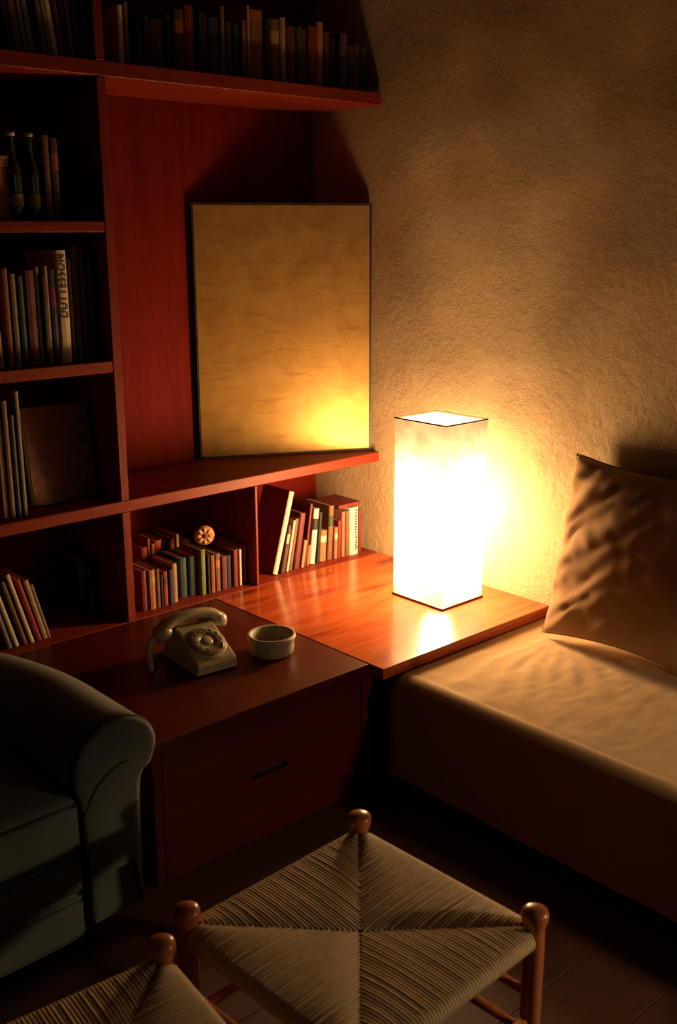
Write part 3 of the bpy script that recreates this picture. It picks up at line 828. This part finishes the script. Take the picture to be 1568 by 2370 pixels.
# second bay
row([(104, 119, 314, 'brown', 0), (121, 139, 320, 'dark brown', 0, 'rust')], .05, SH['b'], 420, 505, 'in the bottle bay', ('l', 'the bottles'), 'books beside the bottles', .18)
# third bay
row([(0, 12, 622, 'tan', -2), (14, 28, 622, 'rust', 0), (30, 44, 634, 'olive', 0), (46, 60, 640, 'teal', 0), (63, 88, 626, 'maroon', 0, 'plum'), (89, 98, 618, 'grey', 0), (100, 110, 640, 'black', 0), (111, 119, 616, 'tan', 0, 'orange'), (121, 137, 625, 'navy', 0, 'dark red')],
    .05, SH['c'], 730, 850, 'in its bay', ('r', 'the lettered cream book'), 'books in the bay of the lettered book', .19)
r_ = row([(139, 164, 580, 'cream', 0)], .045, SH['c'], 720, 845, 'x', ('l', 'x'), 'books in the bay of the lettered book', .2)
lettered = r_[0]; lettered['label'] = 'thick cream book with large dark capital letters down its spine'
row([(166, 172, 600, 'olive', 0), (174, 187, 570, 'dark brown', 0), (189, 202, 575, 'dark brown', 0), (205, 220, 590, 'black', 0)], .06, SH['c'], 710, 845, 'past the lettered book', ('l', 'the cream book'), 'books in the bay of the lettered book', .19)
# letters on the spine
bb = [c for c in lettered.children if c.name.startswith('cover')][0]
bw = max(v.co.x for v in bb.data.vertices)-min(v.co.x for v in bb.data.vertices); bh = max(v.co.z for v in bb.data.vertices)
cu = bpy.data.curves.new('spine_lettering', 'FONT'); cu.body = 'DUTTESSON'; cu.size = bw*1.05; cu.align_x = 'LEFT'; cu.align_y = 'CENTER'; cu.extrude = .0004; cu.space_character = 1.12
tmp = bpy.data.objects.new('tmp', cu); col.objects.link(tmp)
dg = bpy.context.evaluated_depsgraph_get(); me = bpy.data.meshes.new_from_object(tmp.evaluated_get(dg)); bpy.data.objects.remove(tmp)
me.materials.clear(); me.materials.append(M['ink'])
so = link(bpy.data.objects.new('spine_lettering', me), lettered)
tw = max(v.co.x for v in me.vertices)
so.matrix_local = Matrix.Translation((bw/2, -.0012, bh*.40)) @ Matrix.Rotation(PI/2, 4, 'X') @ Matrix.Rotation(PI/2, 4, 'Z') @ Matrix.Diagonal((bh*.56/tw, 0.95, 1, 1))
# fourth bay: books and a large album leaning face out
row([(-2, 10, 940, 'cream', 0), (11, 24, 927, 'brown', 0), (27, 38, 960, 'black', 0), (43, 53, 905, 'olive', 0)], .05, SH['d'], 1050, 1190, 'in the album bay', ('r', 'the big album'), 'books beside the album', .2)
al = empty('album', (-1.388, .11, SH['d']+.005), 0, 'large dark red album propped with its cover facing out', 'album')
box('cover_board', 0, .221, -.006, .0, 0, .305, plain('album_cloth', (.13, .042, .026), .75, .45, 40, bmp=.3), al, .001, 1)
box('pages', .004, .217, .0003, .022, .004, .301, M['pages'], al)
box('back_board', 0, .221, .0223, .0265, 0, .305, CM['dark brown'], al, .001, 1)
al.rotation_euler = (math.radians(-8), 0, 0)
# bottom bay beyond the upright: leaning books
row([(18, 28, 1400, 'grey', -14), (36, 45, 1370, 'cream', -15), (55, 64, 1345, 'brown', -15), (71, 80, 1327, 'cream', -15), (88, 98, 1340, 'red', -15), (100, 112, 1342, 'tan', -14), (113, 120, 1352, 'olive', -14)],
    .05, ZT, 1420, 1490, 'behind the armchair', ('r', 'the upright'), 'leaning books in the low bay', .17)
row([(185, 207, 1300, 'black', 0), (209, 221, 1310, 'dark green', 0)], .16, ZT, 1380, 1440, 'in the low bay', ('r', 'the main upright'), 'dark books in the low bay', .17)
# middle low bay, front row
row([(329, 343, 1321, 'dark red', 0), (345, 361, 1319, 'orange', 0, 'tan'), (363, 371, 1316, 'brown', 0), (373, 378, 1330, 'black', 0), (379, 390, 1322, 'red', 0, 'plum'), (392, 401, 1318, 'navy', 0), (403, 415, 1305, 'tan', 0)],
    .05, ZT, 1370, 1430, 'in the telephone bay', ('l', 'the main upright'), 'books behind the telephone', .13)
row([(420, 438, 1292, 'teal', 0), (440, 462, 1286, 'teal', 0)], .07, ZT, 1350, 1400, 'under the clay flower', ('l', 'the tan book'), 'books behind the telephone', .13)
row([(466, 478, 1272, 'green', 0), (480, 485, 1285, 'black', 0), (487, 497, 1285, 'rust', 0), (499, 511, 1281, 'brown', 0, 'orange'), (513, 527, 1287, 'maroon', 0), (528, 538, 1286, 'navy', 0), (540, 551, 1272, 'dark red', 0), (553, 559, 1271, 'white', 0), (560, 565, 1262, 'red', 0), (566, 571.5, 1261, 'brown', 0)],
    .05, ZT, 1320, 1370, 'in the telephone bay', ('r', 'the thin divider'), 'books behind the telephone', .13)
# rear row of the middle bay
row([(325, 341, 1267, 'red', 0), (343, 349, 1247, 'rust', 0), (350, 357, 1259, 'orange', 0), (359, 377, 1251, 'red', 0), (379, 390, 1250, 'dark green', 0), (394, 408, 1245, 'dark red', 0), (410, 417, 1237, 'tan', 0), (425, 445, 1250, 'maroon', 0)],
    .215, ZT, 1275, 1360, 'in the rear row', ('l', 'the main upright'), 'books in the rear row behind the telephone', .13)
# right low bay: leaning books over the table
wall_face = (-.010, 0.0, 1.0)
RB = row([(632, 644, 1137, 'maroon', 16, 'white', (0, 1)), (650, 656, 1215, 'dark brown', 14, 'cream'), (657, 662, 1225, 'plum', 14), (664, 669, 1204, 'white', 13), (671, 679, 1200, 'brown', 12), (681, 694, 1187, 'maroon', 10), (697, 704, 1250, 'tan', 10), (706, 711, 1165, 'maroon', 9), (713, 719, 1262, 'orange', 9), (721, 733, 1177, 'white', 8, 'black'),
     (736, 742, 1185, 'black', 6), (744, 758, 1228, 'orange', 4, 'cream'), (761, 772, 1170, 'brown', 4, 'dark green'), (774, 781, 1220, 'salmon', 2, 'cream'), (783, 790, 1205, 'dark red', 2), (792, 799, 1184, 'salmon', 2), (800, 808, 1182, 'brown', 1)],
    .05, ZT, 1230, 1325, 'over the pine table', ('l', 'the thin divider'), 'leaning books over the pine table', .16, limit=(on_y(809, 1300, .05).x, 0.0, .22))
r_ = row([(810, 829, 1174, 'white', 0)], .045, ZT, 1230, 1300, 'x', ('l', 'x'), 'leaning books over the pine table', .16)
wb = r_[0]; wb['label'] = 'white book with a column of black marks on its spine, beside the plaster wall'
row([(831, 836, 1180, 'dark red', 0)], .05, ZT, 1230, 1300, 'over the pine table', ('r', 'the plaster wall'), 'leaning books over the pine table', .15)
bb = [c for c in wb.children if c.name.startswith('cover')][0]
bw = max(v.co.x for v in bb.data.vertices); bh = max(v.co.z for v in bb.data.vertices)
bm = bmesh.new(); zz = bh*.10
while zz < bh*.95:
    hh = rnd.uniform(.003, .007); x0 = bw*rnd.uniform(.50, .56); add_box(bm, x0, x0+bw*rnd.uniform(.16, .26), -.0012, .001, zz, zz+hh); zz += hh+rnd.uniform(.003, .006)
tag(from_bm('spine_marks', bm, M['ink'], wb), 'column of small black marks')
# a book lying flat on top of the last upright ones
fx0, fx1 = on_y(784, 1165, .06).x, on_y(834, 1165, .06).x
fb = empty('book', ((fx0+fx1)/2, .06, ZT+bh+.0016), 0, 'dark red book lying flat on top of the upright books by the wall', 'book', 'leaning books over the pine table')
fh = (fx1-fx0)/2; ft = .013
box('cover', -fh, fh, 0, .15, 0, .002, CM['dark red'], fb); box('cover', -fh, fh, 0, .15, ft-.002, ft, CM['dark red'], fb)
box('pages', -fh+.003, fh-.003, .004, .148, .0021, ft-.0021, M['pages'], fb); box('spine', -fh, fh, -.0022, -.0002, 0, ft, CM['dark red'], fb)

# clay flower on the dark books
cf = empty('clay_flower', tuple(on_y(474, 1262, .12)), 0, 'small round clay flower ornament resting on two dark teal books', 'ornament')
v, f = lathe_vf([(.002, -.012), (.030, -.010), (.037, 0), (.030, .010), (.002, .012)], 28)
o = from_vf('disc', [(x, z, y) for x, y, z in v], [tuple(reversed(q)) for q in f], M['ornament'], cf, True); o.location = (0, 0, .037)
for k in range(8):
    a = k*PI/4; v, f = lathe_vf([(.001, -.004), (.006, -.003), (.0085, 0), (.006, .003), (.001, .004)], 10)
    o = from_vf('petal', [(x*1.3, z, y*.8) for x, y, z in v], [tuple(reversed(q)) for q in f], M['ornament2'], cf, True)
    o.location = (.021*math.cos(a), -.0105, .037+.021*math.sin(a)); o.rotation_euler = (0, -a, 0)
v, f = lathe_vf([(.001, -.005), (.006, -.004), (.009, 0), (.006, .004), (.001, .005)], 12)
o = from_vf('flower_centre', [(x, z, y) for x, y, z in v], [tuple(reversed(q)) for q in f], CM['dark red'], cf, True); o.location = (0, -.011, .037)
cf.rotation_euler = (0, 0, math.radians(-25))

# bottles and a small box in the second bay
def bottle(px, top, label, sc_):
    p = on_y(px, 505, .06); zt = on_y(px, top, .06).z; H = zt-SH['b']
    r = empty('bottle', (p.x, .06, SH['b']+.0006), 0, label, 'bottle', 'dark bottles on the shelf')
    R = .021*sc_
    lathe('glass_body', [(R*.8, 0), (R, .006), (R, H*.52), (R*.92, H*.60), (R*.42, H*.72), (R*.38, H*.93), (R*.45, H*.94), (R*.45, H*.955)], M['bottle'], r, 24)
    lathe('cap', [(R*.52, H*.955), (R*.56, H*.96), (R*.56, H*.995), (R*.48, H)], M['cap'], r, 20)
    lathe('paper_label', [(R*1.012, H*.16), (R*1.02, H*.165), (R*1.02, H*.30), (R*1.012, H*.305)], CM['olive'], r, 24)
    return r
bottle(80, 309, 'dark glass bottle with a pale cap beside the brown book', 1.0)
bottle(38, 306, 'dark glass bottle with a yellowish cap beside the orange box', 1.15)
pb = on_y(24, 500, .06)
bx = empty('box', (pb.x-.055, .05, SH['b']+.0006), 0, 'small rust-orange cardboard box on the bottle shelf', 'box')
hb = on_y(10, 360, .05).z-SH['b']
box('box_body', 0, .055, 0, .10, 0, hb*.82, CM['rust'], bx, .0015, 1); box('lid', -.001, .056, -.001, .101, hb*.82, hb, CM['orange'], bx, .0015, 1)
